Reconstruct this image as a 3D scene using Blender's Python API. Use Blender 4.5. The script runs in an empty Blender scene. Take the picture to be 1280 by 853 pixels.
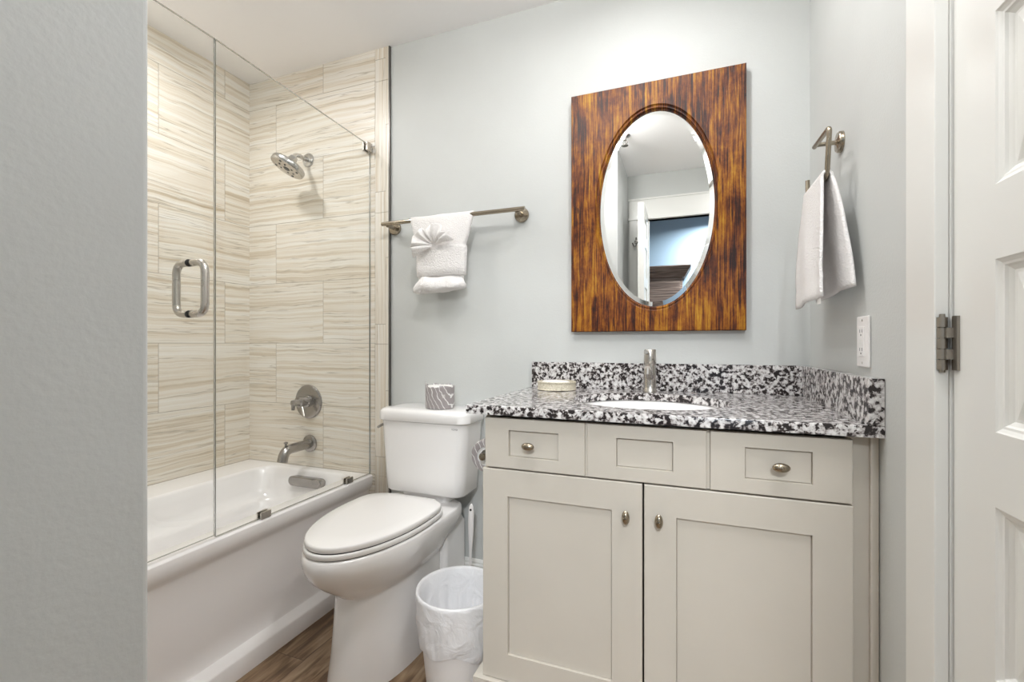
import bpy, bmesh, math, random
from mathutils import Vector, Matrix, noise
random.seed(7)
S = bpy.context.scene
C = S.collection
PI = math.pi

# ------------------------------------------------------------ camera, light, exposure
cam = bpy.data.cameras.new('camera')
cam.sensor_width = 36.0; cam.sensor_fit = 'HORIZONTAL'
cam.lens = 570.0 / 1280.0 * 36.0
cam.shift_y = 3.5 / 1280.0
cam.clip_start = 0.01
cam_o = bpy.data.objects.new('camera', cam); C.objects.link(cam_o)
cam_o.location = (0, 0, 1.08)
cam_o.rotation_euler = (PI / 2, 0, math.radians(20.84))
S.camera = cam_o
S.view_settings.view_transform = 'Standard'
S.view_settings.look = 'None'
S.view_settings.gamma = 1.0
S.view_settings.use_curve_mapping = False
S.view_settings.exposure = 0.12
try:
    S.cycles.max_bounces = 14
    S.cycles.diffuse_bounces = 8
    S.cycles.transparent_max_bounces = 16
    S.cycles.caustics_reflective = False
except Exception:
    pass
W = bpy.data.worlds.new('world'); S.world = W; W.use_nodes = True
W.node_tree.nodes['Background'].inputs[0].default_value = (0.85, 0.92, 1.0, 1)
W.node_tree.nodes['Background'].inputs[1].default_value = 0.6
P_SHOWER = 7.5      # recessed lamp over the tub
P_FILL_GLOBE = 82        # glow of the added fill globe on the ceiling (radiance)
P_FILL_ENTRY = 6.0       # added fill lamp by the entry
P_VANITY = 4.8       # recessed lamp over the vanity
P_FILL_BED = 80.0         # added fill lamp in the room beyond

# ------------------------------------------------------------ room measures
YB = 1.755           # painted back wall
YT = 1.745           # tiled back wall
XL = -2.137          # tiled left wall
XR = 0.383           # right wall
XP, YP = -0.44, 0.262  # partition in the foreground
YR = -0.33           # wall behind the camera
ZC = 2.44

# ------------------------------------------------------------ material helpers
def nt(name):
    m = bpy.data.materials.new(name); m.use_nodes = True
    t = m.node_tree; b = t.nodes['Principled BSDF']
    return m, t, b
def N(t, kind, **kw):
    n = t.nodes.new(kind)
    for k, v in kw.items():
        if k in n.inputs.keys(): n.inputs[k].default_value = v
        else: setattr(n, k, v)
    return n
def L(t, a, b): t.links.new(a, b)
def ramp(t, src, stops, interp='LINEAR'):
    r = t.nodes.new('ShaderNodeValToRGB'); r.color_ramp.interpolation = interp
    e = r.color_ramp.elements
    while len(e) < len(stops): e.new(0.5)
    for i, (p, c) in enumerate(stops):
        e[i].position = p
        e[i].color = (c[0], c[1], c[2], 1) if not isinstance(c, (int, float)) else (c, c, c, 1)
    L(t, src, r.inputs[0]); return r
def coords(t, scale=(1, 1, 1), kind='Object', rot=(0, 0, 0)):
    tc = t.nodes.new('ShaderNodeTexCoord'); mp = t.nodes.new('ShaderNodeMapping')
    mp.inputs['Scale'].default_value = scale; mp.inputs['Rotation'].default_value = rot
    L(t, tc.outputs[kind], mp.inputs[0]); return mp.outputs[0]
def bump(t, b, h, strength=0.3, dist=0.002):
    n = t.nodes.new('ShaderNodeBump'); n.inputs['Strength'].default_value = strength
    n.inputs['Distance'].default_value = dist
    L(t, h, n.inputs['Height']); L(t, n.outputs[0], b.inputs['Normal']); return n
def plain(name, col, rough=0.5, metal=0.0, coat=0.0, nscale=0, nstr=0.2, ndist=0.001, var=0.0):
    m, t, b = nt(name)
    b.inputs['Base Color'].default_value = (*col, 1)
    b.inputs['Roughness'].default_value = rough
    b.inputs['Metallic'].default_value = metal
    b.inputs['Coat Weight'].default_value = coat
    b.inputs['Coat Roughness'].default_value = 0.08
    v = coords(t)
    if nscale:
        n = N(t, 'ShaderNodeTexNoise', Scale=nscale, Detail=4.0); L(t, v, n.inputs['Vector'])
        bump(t, b, n.outputs['Fac'], nstr, ndist)
    if var:
        n2 = N(t, 'ShaderNodeTexNoise', Scale=6.0, Detail=3.0); L(t, v, n2.inputs['Vector'])
        r = ramp(t, n2.outputs['Fac'], [(0.3, tuple(c * (1 - var) for c in col)), (0.7, tuple(min(1, c * (1 + var)) for c in col))])
        L(t, r.outputs[0], b.inputs['Base Color'])
    return m

M = {}
M['wall'] = plain('painted_wall', (0.565, 0.58, 0.568), 0.55, nscale=170, nstr=0.35, ndist=0.0012, var=0.015)
M['plaster'] = plain('textured_paint', (0.545, 0.56, 0.56), 0.5, nscale=150, nstr=0.45, ndist=0.0009, var=0.03)
M['ceiling'] = plain('ceiling_paint', (0.88, 0.875, 0.88), 0.8, nscale=120, nstr=0.15, ndist=0.001)
M['trim'] = plain('white_trim_paint', (0.76, 0.76, 0.735), 0.28, nscale=60, nstr=0.06, ndist=0.0006)
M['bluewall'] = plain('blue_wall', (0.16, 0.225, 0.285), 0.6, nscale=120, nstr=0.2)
M['cabinet'] = plain('cabinet_paint', (0.61, 0.57, 0.505), 0.38, nscale=90, nstr=0.05, ndist=0.0005, var=0.02)
M['porcelain'] = plain('porcelain', (0.86, 0.85, 0.845), 0.12, coat=0.4)
M['acrylic'] = plain('tub_acrylic', (0.90, 0.885, 0.885), 0.18, coat=0.3)
M['seatplastic'] = plain('seat_plastic', (0.85, 0.84, 0.83), 0.16)
M['whiteplastic'] = plain('white_plastic', (0.82, 0.80, 0.79), 0.35)
M['dark'] = plain('dark_gap', (0.02, 0.02, 0.02), 0.6)
M['darkplastic'] = plain('dark_rubber', (0.035, 0.033, 0.032), 0.5)
M['terry'] = plain('white_terry', (0.86, 0.84, 0.83), 0.95, nscale=230, nstr=1.0, ndist=0.0045)
M['terry_band'] = plain('white_waffle_terry', (0.84, 0.82, 0.81), 0.95, nscale=160, nstr=1.0, ndist=0.006)
M['paper'] = plain('tissue_paper', (0.85, 0.84, 0.82), 0.9, nscale=200, nstr=0.3)
M['grout'] = plain('caulk', (0.45, 0.42, 0.36), 0.8)
M['mirror'] = plain('mirror_glass', (0.93, 0.94, 0.93), 0.0, metal=1.0)

def nickel(name, col, rough):
    m, t, b = nt(name)
    b.inputs['Metallic'].default_value = 1.0
    b.inputs['Base Color'].default_value = (*col, 1)
    n = N(t, 'ShaderNodeTexNoise', Scale=18.0, Detail=1.0); L(t, coords(t, (1, 1, 1)), n.inputs['Vector'])
    r = ramp(t, n.outputs['Fac'], [(0.3, rough * 0.8), (0.7, rough * 1.25)]); L(t, r.outputs[0], b.inputs['Roughness'])
    return m
M['nickel'] = nickel('brushed_nickel', (0.58, 0.55, 0.51), 0.26)
M['steel'] = nickel('satin_steel', (0.50, 0.49, 0.47), 0.24)
M['darksteel'] = nickel('satin_dark_steel', (0.36, 0.34, 0.32), 0.24)
M['bronze'] = nickel('antique_nickel', (0.36, 0.31, 0.24), 0.22)
M['hinge'] = nickel('aged_hinge_metal', (0.34, 0.31, 0.27), 0.4)

def emis(name, col, s):
    m, t, b = nt(name)
    b.inputs['Emission Color'].default_value = (*col, 1); b.inputs['Emission Strength'].default_value = s
    b.inputs['Base Color'].default_value = (0.9, 0.9, 0.9, 1); return m
M['bulb'] = emis('lamp_glass', (1, 0.96, 0.91), 3.0)

def glass_mat(name, tint):
    m = bpy.data.materials.new(name); m.use_nodes = True; t = m.node_tree
    t.nodes.clear()
    out = t.nodes.new('ShaderNodeOutputMaterial'); mix = t.nodes.new('ShaderNodeMixShader')
    tr = N(t, 'ShaderNodeBsdfTransparent', Color=(*tint, 1)); gl = N(t, 'ShaderNodeBsdfGlossy', Roughness=0.0)
    fr = N(t, 'ShaderNodeFresnel')
    ge = t.nodes.new('ShaderNodeNewGeometry'); mi = N(t, 'ShaderNodeMapRange'); mi.inputs[3].default_value = 1.45; mi.inputs[4].default_value = 1 / 1.45
    L(t, ge.outputs['Backfacing'], mi.inputs[0]); L(t, mi.outputs[0], fr.inputs['IOR'])
    ml = N(t, 'ShaderNodeMath', operation='MULTIPLY'); ml.inputs[1].default_value = 0.75
    L(t, fr.outputs[0], ml.inputs[0]); L(t, ml.outputs[0], mix.inputs[0])
    L(t, tr.outputs[0], mix.inputs[1]); L(t, gl.outputs[0], mix.inputs[2]); L(t, mix.outputs[0], out.inputs[0])
    return m
M['glass'] = glass_mat('clear_glass', (0.985, 0.99, 0.985))
M['glassedge'] = plain('glass_cut_edge', (0.17, 0.19, 0.18), 0.12)
M['glassedge'].node_tree.nodes['Principled BSDF'].inputs['Transmission Weight'].default_value = 0.5

def tile_mat():
    m, t, b = nt('veined_travertine_tile')
    uv = t.nodes.new('ShaderNodeTexCoord').outputs['UV']
    br = N(t, 'ShaderNodeTexBrick', offset=0.5, offset_frequency=2, squash=1.0)
    br.inputs['Scale'].default_value = 1.0
    br.inputs['Brick Width'].default_value = 0.61; br.inputs['Row Height'].default_value = 0.3035
    br.inputs['Mortar Size'].default_value = 0.0011; br.inputs['Mortar Smooth'].default_value = 0.1
    br.inputs['Color1'].default_value = (0, 0, 0, 1); br.inputs['Color2'].default_value = (1, 1, 1, 1)
    L(t, uv, br.inputs['Vector'])
    # streaks: a fresh cut of stone for every tile
    mul = N(t, 'ShaderNodeMath', operation='MULTIPLY'); mul.inputs[1].default_value = 37.0
    L(t, br.outputs['Color'], mul.inputs[0])
    nw = N(t, 'ShaderNodeTexNoise', noise_dimensions='4D', Scale=2.3, Detail=2.0); L(t, uv, nw.inputs['Vector']); L(t, mul.outputs[0], nw.inputs['W'])
    sep = t.nodes.new('ShaderNodeSeparateXYZ'); L(t, uv, sep.inputs[0])
    # y + 0.05*(noise-0.5)
    a = N(t, 'ShaderNodeMath', operation='MULTIPLY_ADD'); a.inputs[1].default_value = 0.045
    L(t, nw.outputs['Fac'], a.inputs[0]); L(t, sep.outputs['Y'], a.inputs[2])
    nw2 = N(t, 'ShaderNodeTexNoise', noise_dimensions='4D', Scale=9.0, Detail=2.0); L(t, uv, nw2.inputs['Vector']); L(t, mul.outputs[0], nw2.inputs['W'])
    a2 = N(t, 'ShaderNodeMath', operation='MULTIPLY_ADD'); a2.inputs[1].default_value = 0.014
    L(t, nw2.outputs['Fac'], a2.inputs[0]); L(t, a.outputs[0], a2.inputs[2])
    xs = N(t, 'ShaderNodeMath', operation='MULTIPLY'); xs.inputs[1].default_value = 0.9; L(t, sep.outputs['X'], xs.inputs[0])
    ys = N(t, 'ShaderNodeMath', operation='MULTIPLY'); ys.inputs[1].default_value = 62.0; L(t, a2.outputs[0], ys.inputs[0])
    cm = t.nodes.new('ShaderNodeCombineXYZ'); L(t, xs.outputs[0], cm.inputs[0]); L(t, ys.outputs[0], cm.inputs[1])
    n1 = N(t, 'ShaderNodeTexNoise', noise_dimensions='4D', Scale=1.0, Detail=5.0, Roughness=0.62)
    L(t, cm.outputs[0], n1.inputs['Vector']); L(t, mul.outputs[0], n1.inputs['W'])
    r = ramp(t, n1.outputs['Fac'], [(0.24, (0.42, 0.33, 0.21)), (0.37, (0.60, 0.52, 0.40)), (0.46, (0.72, 0.66, 0.56)), (0.56, (0.78, 0.745, 0.675)), (0.72, (0.84, 0.825, 0.79))])
    # thin dark veins
    ys2 = N(t, 'ShaderNodeMath', operation='MULTIPLY'); ys2.inputs[1].default_value = 38.0; L(t, a2.outputs[0], ys2.inputs[0])
    cm2 = t.nodes.new('ShaderNodeCombineXYZ'); L(t, sep.outputs['X'], cm2.inputs[0]); L(t, ys2.outputs[0], cm2.inputs[1])
    n2 = N(t, 'ShaderNodeTexNoise', noise_dimensions='4D', Scale=1.1, Detail=3.0)
    L(t, cm2.outputs[0], n2.inputs['Vector']); L(t, mul.outputs[0], n2.inputs['W'])
    sb = N(t, 'ShaderNodeMath', operation='SUBTRACT'); sb.inputs[1].default_value = 0.5; L(t, n2.outputs['Fac'], sb.inputs[0])
    ab = N(t, 'ShaderNodeMath', operation='ABSOLUTE'); L(t, sb.outputs[0], ab.inputs[0])
    rv = ramp(t, ab.outputs[0], [(0.0, 0.72), (0.013, 0.0)])
    mx = N(t, 'ShaderNodeMix', data_type='RGBA'); L(t, rv.outputs[0], mx.inputs[0]); L(t, r.outputs[0], mx.inputs[6])
    mx.inputs[7].default_value = (0.36, 0.31, 0.23, 1)
    mg = N(t, 'ShaderNodeMix', data_type='RGBA'); L(t, br.outputs['Fac'], mg.inputs[0]); L(t, mx.outputs[2], mg.inputs[6])
    mg.inputs[7].default_value = (0.33, 0.29, 0.22, 1)
    L(t, mg.outputs[2], b.inputs['Base Color'])
    b.inputs['Roughness'].default_value = 0.34
    inv = N(t, 'ShaderNodeMath', operation='SUBTRACT'); inv.inputs[0].default_value = 1.0; L(t, br.outputs['Fac'], inv.inputs[1])
    bump(t, b, inv.outputs[0], 0.4, 0.001)
    return m
M['tile'] = tile_mat()

def granite():
    m, t, b = nt('speckled_granite')
    v = coords(t)
    nd = N(t, 'ShaderNodeTexNoise', Scale=55.0, Detail=3.0); L(t, v, nd.inputs['Vector'])
    mixv = N(t, 'ShaderNodeMix', data_type='VECTOR'); mixv.inputs[0].default_value = 0.018
    L(t, v, mixv.inputs[4]); L(t, nd.outputs['Color'], mixv.inputs[5])
    vo = N(t, 'ShaderNodeTexVoronoi', Scale=105.0); L(t, mixv.outputs[1], vo.inputs['Vector'])
    sp = t.nodes.new('ShaderNodeSeparateColor'); L(t, vo.outputs['Color'], sp.inputs[0])
    nl = N(t, 'ShaderNodeTexNoise', Scale=72.0, Detail=4.0, Roughness=0.6); L(t, v, nl.inputs['Vector'])
    ad = N(t, 'ShaderNodeMath', operation='MULTIPLY_ADD'); ad.inputs[1].default_value = 0.22; L(t, sp.outputs[0], ad.inputs[0]); L(t, nl.outputs['Fac'], ad.inputs[2])
    r = ramp(t, ad.outputs[0], [(0.0, (0.010, 0.008, 0.009)), (0.55, (0.025, 0.020, 0.020)), (0.57, (0.17, 0.145, 0.14)), (0.615, (0.38, 0.355, 0.35)), (0.665, (0.56, 0.545, 0.54)), (0.82, (0.74, 0.73, 0.72))])
    L(t, r.outputs[0], b.inputs['Base Color'])
    b.inputs['Roughness'].default_value = 0.13
    return m
M['granite'] = granite()

def frame_wood():
    m, t, b = nt('rustic_pine')
    def nz(scale, detail, dist=0.0, rough=0.5):
        n = N(t, 'ShaderNodeTexNoise', Scale=1.0, Detail=detail, Distortion=dist, Roughness=rough); L(t, coords(t, scale), n.inputs['Vector']); return n.outputs['Fac']
    fine = nz((210, 30, 6.0), 5, 0.3, 0.65); mid = nz((75, 20, 6.0), 4, 0.4, 0.6); big = nz((9, 9, 5.5), 6, 0.3, 0.75)
    a1 = N(t, 'ShaderNodeMath', operation='MULTIPLY_ADD'); a1.inputs[1].default_value = 0.8; L(t, mid, a1.inputs[0]); L(t, fine, a1.inputs[2])
    a2 = N(t, 'ShaderNodeMath', operation='MULTIPLY_ADD'); a2.inputs[1].default_value = 0.9; L(t, big, a2.inputs[0]); L(t, a1.outputs[0], a2.inputs[2])
    r = ramp(t, a2.outputs[0], [(0.35, (0.016, 0.004, 0.002)), (0.46, (0.085, 0.018, 0.003)), (0.56, (0.20, 0.058, 0.005)), (0.67, (0.33, 0.135, 0.008)), (0.80, (0.45, 0.24, 0.018))])
    dv = N(t, 'ShaderNodeMath', operation='MULTIPLY_ADD'); dv.inputs[1].default_value = 0.9; dv.inputs[2].default_value = -0.69; L(t, a2.outputs[0], dv.inputs[0])
    L(t, dv.outputs[0], r.inputs[0])
    chk = nz((110, 20, 14), 1)
    r4 = ramp(t, chk, [(0.225, 1.0), (0.25, 0.0)])
    mx2 = N(t, 'ShaderNodeMix', data_type='RGBA'); L(t, r4.outputs[0], mx2.inputs[0]); L(t, r.outputs[0], mx2.inputs[6]); mx2.inputs[7].default_value = (0.006, 0.003, 0.002, 1)
    L(t, mx2.outputs[2], b.inputs['Base Color'])
    b.inputs['Roughness'].default_value = 0.36; b.inputs['Specular IOR Level'].default_value = 0.3
    bump(t, b, a1.outputs[0], 0.5, 0.003)
    return m
M['pine'] = frame_wood()

def darkwood():
    m, t, b = nt('dark_weathered_wood')
    n = N(t, 'ShaderNodeTexNoise', Scale=1.0, Detail=6.0); L(t, coords(t, (4, 10, 90)), n.inputs['Vector'])
    r = ramp(t, n.outputs['Fac'], [(0.3, (0.04, 0.025, 0.02)), (0.5, (0.12, 0.085, 0.07)), (0.7, (0.22, 0.17, 0.14))])
    L(t, r.outputs[0], b.inputs['Base Color']); b.inputs['Roughness'].default_value = 0.6
    bump(t, b, n.outputs['Fac'], 0.5, 0.003); return m
M['darkwood'] = darkwood()

def floor_mat():
    m, t, b = nt('oak_plank_floor')
    v = coords(t, (1, 1, 1), rot=(0, 0, PI / 2))
    br = N(t, 'ShaderNodeTexBrick', offset=0.37, offset_frequency=2)
    br.inputs['Scale'].default_value = 1.0; br.inputs['Brick Width'].default_value = 1.2; br.inputs['Row Height'].default_value = 0.152
    br.inputs['Mortar Size'].default_value = 0.0009; br.inputs['Color1'].default_value = (0, 0, 0, 1); br.inputs['Color2'].default_value = (1, 1, 1, 1)
    L(t, v, br.inputs['Vector'])
    mul = N(t, 'ShaderNodeMath', operation='MULTIPLY'); mul.inputs[1].default_value = 23.0; L(t, br.outputs['Color'], mul.inputs[0])
    v1 = coords(t, (26, 2.6, 1)); v2 = coords(t, (8, 2.0, 1))
    n1 = N(t, 'ShaderNodeTexNoise', noise_dimensions='4D', Scale=1.6, Detail=6.0, Distortion=1.2); L(t, v1, n1.inputs['Vector']); L(t, mul.outputs[0], n1.inputs['W'])
    n2 = N(t, 'ShaderNodeTexNoise', noise_dimensions='4D', Scale=1.5, Detail=3.0, Distortion=1.5); L(t, v2, n2.inputs['Vector']); L(t, mul.outputs[0], n2.inputs['W'])
    ad = N(t, 'ShaderNodeMath', operation='ADD'); L(t, n1.outputs['Fac'], ad.inputs[0]); L(t, n2.outputs['Fac'], ad.inputs[1])
    hf = N(t, 'ShaderNodeMath', operation='MULTIPLY'); hf.inputs[1].default_value = 0.5; L(t, ad.outputs[0], hf.inputs[0])
    r = ramp(t, hf.outputs[0], [(0.33, (0.06, 0.032, 0.016)), (0.45, (0.15, 0.088, 0.046)), (0.53, (0.26, 0.17, 0.098)), (0.66, (0.42, 0.31, 0.20))])
    mg = N(t, 'ShaderNodeMix', data_type='RGBA'); L(t, br.outputs['Fac'], mg.inputs[0]); L(t, r.outputs[0], mg.inputs[6]); mg.inputs[7].default_value = (0.05, 0.03, 0.02, 1)
    L(t, mg.outputs[2], b.inputs['Base Color']); b.inputs['Roughness'].default_value = 0.42
    bump(t, b, n1.outputs['Fac'], 0.2, 0.001); return m
M['floor'] = floor_mat()

def wrapper_mat():
    m, t, b = nt('printed_grey_wrapper')
    v = coords(t, (1, 1, 1), rot=(0.5, 0.35, 0.2))
    w = N(t, 'ShaderNodeTexWave', Scale=19.0, Distortion=3.5, Detail=1.0); w.inputs['Detail Scale'].default_value = 2.0
    L(t, v, w.inputs['Vector'])
    r = ramp(t, w.outputs['Fac'], [(0.93, (0.33, 0.30, 0.30)), (0.975, (0.80, 0.79, 0.78))])
    L(t, r.outputs[0], b.inputs['Base Color']); b.inputs['Roughness'].default_value = 0.45
    n = N(t, 'ShaderNodeTexNoise', Scale=70.0, Detail=2.0); L(t, coords(t), n.inputs['Vector']); bump(t, b, n.outputs['Fac'], 0.5, 0.003)
    return m
M['wrapper'] = wrapper_mat()

def bag_mat():
    m, t, b = nt('thin_white_bag')
    b.inputs['Base Color'].default_value = (0.80, 0.80, 0.815, 1); b.inputs['Roughness'].default_value = 0.3
    n = N(t, 'ShaderNodeTexNoise', Scale=14.0, Detail=4.0, Distortion=1.5); L(t, coords(t), n.inputs['Vector']); bump(t, b, n.outputs['Fac'], 0.6, 0.012)
    return m
M['bag'] = bag_mat()

def woven():
    m, t, b = nt('woven_cream')
    w = N(t, 'ShaderNodeTexVoronoi', Scale=260.0); L(t, coords(t), w.inputs['Vector'])
    r = ramp(t, w.outputs['Distance'], [(0.0, (0.80, 0.76, 0.64)), (0.9, (0.50, 0.44, 0.32))]); L(t, r.outputs[0], b.inputs['Base Color'])
    b.inputs['Roughness'].default_value = 0.6; bump(t, b, w.outputs['Distance'], 0.8, 0.002); return m
M['woven'] = woven()

# ------------------------------------------------------------ mesh helpers
def bm_new(): return bmesh.new()
def box(bm, x0, x1, y0, y1, z0, z1):
    v = [bm.verts.new(p) for p in ((x0,y0,z0),(x1,y0,z0),(x1,y1,z0),(x0,y1,z0),(x0,y0,z1),(x1,y0,z1),(x1,y1,z1),(x0,y1,z1))]
    for f in ((0,3,2,1),(4,5,6,7),(0,1,5,4),(1,2,6,5),(2,3,7,6),(3,0,4,7)): bm.faces.new([v[i] for i in f])
def bevel(bm, w, seg=2):
    bmesh.ops.bevel(bm, geom=list(bm.edges), offset=w, segments=seg, profile=0.5, affect='EDGES', clamp_overlap=True)
def bbox(x0, x1, y0, y1, z0, z1, w=0.002, seg=2):
    bm = bm_new(); box(bm, x0, x1, y0, y1, z0, z1)
    if w: bevel(bm, w, seg)
    return bm
def loft(bm, rings, cap0=True, cap1=True, closed=True):
    vs = [[bm.verts.new(p) for p in r] for r in rings]
    n = len(rings[0])
    for a, b in zip(vs, vs[1:]):
        for i in range(n if closed else n - 1):
            j = (i + 1) % n
            try: bm.faces.new((a[i], a[j], b[j], b[i]))
            except ValueError: pass
    if cap0: bm.faces.new(list(reversed(vs[0])))
    if cap1: bm.faces.new(vs[-1])
    return vs
def frame_at(d):
    d = d.normalized(); u = d.cross(Vector((0, 0, 1)))
    if u.length < 1e-3: u = d.cross(Vector((0, 1, 0)))
    u.normalize(); return u, d.cross(u).normalized()
def cyl(bm, a, b, r, r2=None, n=32):
    a = Vector(a); b = Vector(b); r2 = r if r2 is None else r2
    u, w = frame_at(b - a)
    R = lambda c, rr: [c + (u * math.cos(2*PI*i/n) + w * math.sin(2*PI*i/n)) * rr for i in range(n)]
    loft(bm, [R(a, r), R(b, r2)])
def lathe(bm, a, d, prof, n=40, cap=True):
    """prof = [(dist along d, radius)]"""
    a = Vector(a); d = Vector(d).normalized(); u, w = frame_at(d)
    loft(bm, [[a + d * s + (u * math.cos(2*PI*i/n) + w * math.sin(2*PI*i/n)) * max(r, 1e-5) for i in range(n)] for s, r in prof], cap, cap)
def tube(bm, pts, r, n=16, closed=False):
    P = [Vector(p) for p in pts]; m = len(P); rings = []
    prev = None
    for i in range(m):
        if closed: d = P[(i+1) % m] - P[i-1]
        else: d = P[min(i+1, m-1)] - P[max(i-1, 0)]
        d.normalize()
        if prev is None: u, w = frame_at(d)
        else:
            u = prev - d * prev.dot(d); u.normalize(); w = d.cross(u)
        prev = u
        rr = r[i] if isinstance(r, (list, tuple)) else r
        rings.append([P[i] + (u * math.cos(2*PI*k/n) + w * math.sin(2*PI*k/n)) * rr for k in range(n)])
    if closed: rings.append(rings[0]); loft(bm, rings, False, False); bmesh.ops.remove_doubles(bm, verts=bm.verts, dist=1e-6)
    else: loft(bm, rings)
def rounded(pts, rad, seg=6):
    """round the corners of a polyline"""
    P = [Vector(p) for p in pts]; out = [P[0]]
    for a, b, c in zip(P, P[1:], P[2:]):
        d1 = (a - b).normalized(); d2 = (c - b).normalized()
        p0 = b + d1 * rad; p1 = b + d2 * rad
        for k in range(seg + 1):
            s = k / seg; out.append(p0 * (1-s)**2 + b * 2*s*(1-s) + p1 * s*s)
    out.append(P[-1]); return out
def rrect(x0, x1, y0, y1, r, z, n=6):
    pts = []
    for cx, cy, a0 in ((x1-r, y1-r, 0), (x0+r, y1-r, PI/2), (x0+r, y0+r, PI), (x1-r, y0+r, 1.5*PI)):
        for k in range(n + 1):
            a = a0 + PI/2 * k / n; pts.append((cx + r*math.cos(a), cy + r*math.sin(a), z))
    return pts
def rect_ellipse(x0, x1, y0, y1, cx, cy, n=96):
    """angles + matching outer points"""
    ang = [2*PI*i/n for i in range(n)]
    for x, y in ((x0,y0),(x1,y0),(x1,y1),(x0,y1)):
        a = math.atan2(y - cy, x - cx) % (2*PI)
        k = min(range(len(ang)), key=lambda i: abs(ang[i] - a)); ang[k] = a
    ang.sort(); outer = []
    for a in ang:
        c, s = math.cos(a), math.sin(a); t = 1e9
        if c > 1e-9: t = min(t, (x1-cx)/c)
        if c < -1e-9: t = min(t, (x0-cx)/c)
        if s > 1e-9: t = min(t, (y1-cy)/s)
        if s < -1e-9: t = min(t, (y0-cy)/s)
        outer.append((cx + c*t, cy + s*t))
    return ang, outer
def ell(ang, cx, cy, rx, ry):
    out = []
    for a in ang:
        c, s = math.cos(a), math.sin(a); k = 1 / math.sqrt((c/rx)**2 + (s/ry)**2)
        out.append((cx + c*k, cy + s*k))
    return out

def link(name, bm, mat, parent=None, smooth=False, angle=40, local=False, fix=True):
    if fix: bmesh.ops.recalc_face_normals(bm, faces=bm.faces)
    if parent is not None and not local:
        bmesh.ops.translate(bm, verts=bm.verts, vec=-parent.location)
    me = bpy.data.meshes.new(name); bm.to_mesh(me); bm.free()
    o = bpy.data.objects.new(name, me); C.objects.link(o)
    for mt in (mat if isinstance(mat, (list, tuple)) else [mat]): me.materials.append(mt)
    if smooth:
        me.shade_smooth()
        try: me.set_sharp_from_angle(angle=math.radians(angle))
        except Exception: pass
    if parent is not None: o.parent = parent
    return o
def tag(o, label=None, cat=None, group=None, kind=None):
    if label: o['label'] = label
    if cat: o['category'] = cat
    if group: o['group'] = group
    if kind: o['kind'] = kind
    return o
def struct(name, bm, mat, label, cat, **k):
    o = link(name, bm, mat, **k); return tag(o, label, cat, kind='structure')
def thing(name, loc, label, cat, group=None):
    o = bpy.data.objects.new(name, None); C.objects.link(o); o.location = loc
    o.empty_display_size = 0.05
    return tag(o, label, cat, group)

# ============================================================ THE ROOM
bm = bm_new(); box(bm, -3.0, 2.5, -3.0, 1.9, -0.1, 0.0)
struct('floor', bm, M['floor'], 'brown oak-look plank floor running under the toilet and tub', 'floor')
bm = bm_new(); box(bm, -3.0, 2.5, -3.0, 1.9, ZC, ZC + 0.1)
struct('ceiling', bm, M['ceiling'], 'flat off-white ceiling over the bathroom', 'ceiling')
bm = bm_new(); box(bm, -1.267, 0.60, YB, YB + 0.12, 0, ZC)
struct('wall_back', bm, M['wall'], 'pale grey-green painted wall behind the toilet, mirror and vanity', 'wall')

def tile_uv(o, fn):
    me = o.data; uv = me.uv_layers.new(name='UVMap')
    for p in me.polygons:
        for li in p.loop_indices:
            co = me.vertices[me.loops[li].vertex_index].co
            uv.data[li].uv = fn(co)
ZT0 = 0.476 - 0.607
bm = bm_new(); box(bm, XL - 0.1, -1.342, YT, YB + 0.12, 0, ZC)
o = struct('wall_shower', bm, M['tile'], 'cream veined tile wall behind the shower head and tub spout', 'wall')
tile_uv(o, lambda c: (c.x + 1.646 + 0.305 + 6.1, c.z - ZT0))
bm = bm_new(); box(bm, XL - 0.1, XL, -0.4, YT, 0, ZC)
o = struct('wall_left', bm, M['tile'], 'cream veined tile wall along the long side of the tub', 'wall')
tile_uv(o, lambda c: (c.y - 1.608 + 0.305 + 12.2, c.z - ZT0))
# upright strip of trim tile: lengths of tile set on end
bm = bm_new()
for z0, z1 in ((0.0, 0.47), (0.4715, 1.0785), (1.080, 1.683), (1.6845, 2.2885), (2.290, ZC)):
    box(bm, -1.3405, -1.2675, YT, YB + 0.12, z0, z1)
o = struct('trim_1', bm, M['tile'], 'upright strip of cream tile edging the shower wall', 'trim')
tile_uv(o, lambda c: (c.z * 1.0 + 3.1, c.x * 2.2 + 21.3 * 0.3035))
bm = bm_new(); box(bm, -1.2672, -1.2605, YT - 0.001, YB + 0.05, 0, ZC)
struct('trim_2', bm, plain('edge_profile_metal', (0.16, 0.15, 0.14), 0.35, metal=0.8), 'thin dark metal edge between tile strip and painted wall', 'trim')

# partition: corner block in the foreground, its long face looks at the tub
bm = bm_new(); box(bm, -2.3, XP, YR - 0.12, YP, 0, ZC)
ed = [e for e in bm.edges if all(abs(v.co.x - XP) < 1e-4 and abs(v.co.y - YP) < 1e-4 for v in e.verts)]
bmesh.ops.bevel(bm, geom=ed, offset=0.006, segments=4, profile=0.5, affect='EDGES')
struct('wall_partition', bm, M['plaster'], 'grey plaster-textured wall end close at the left of the view', 'wall')

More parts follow.
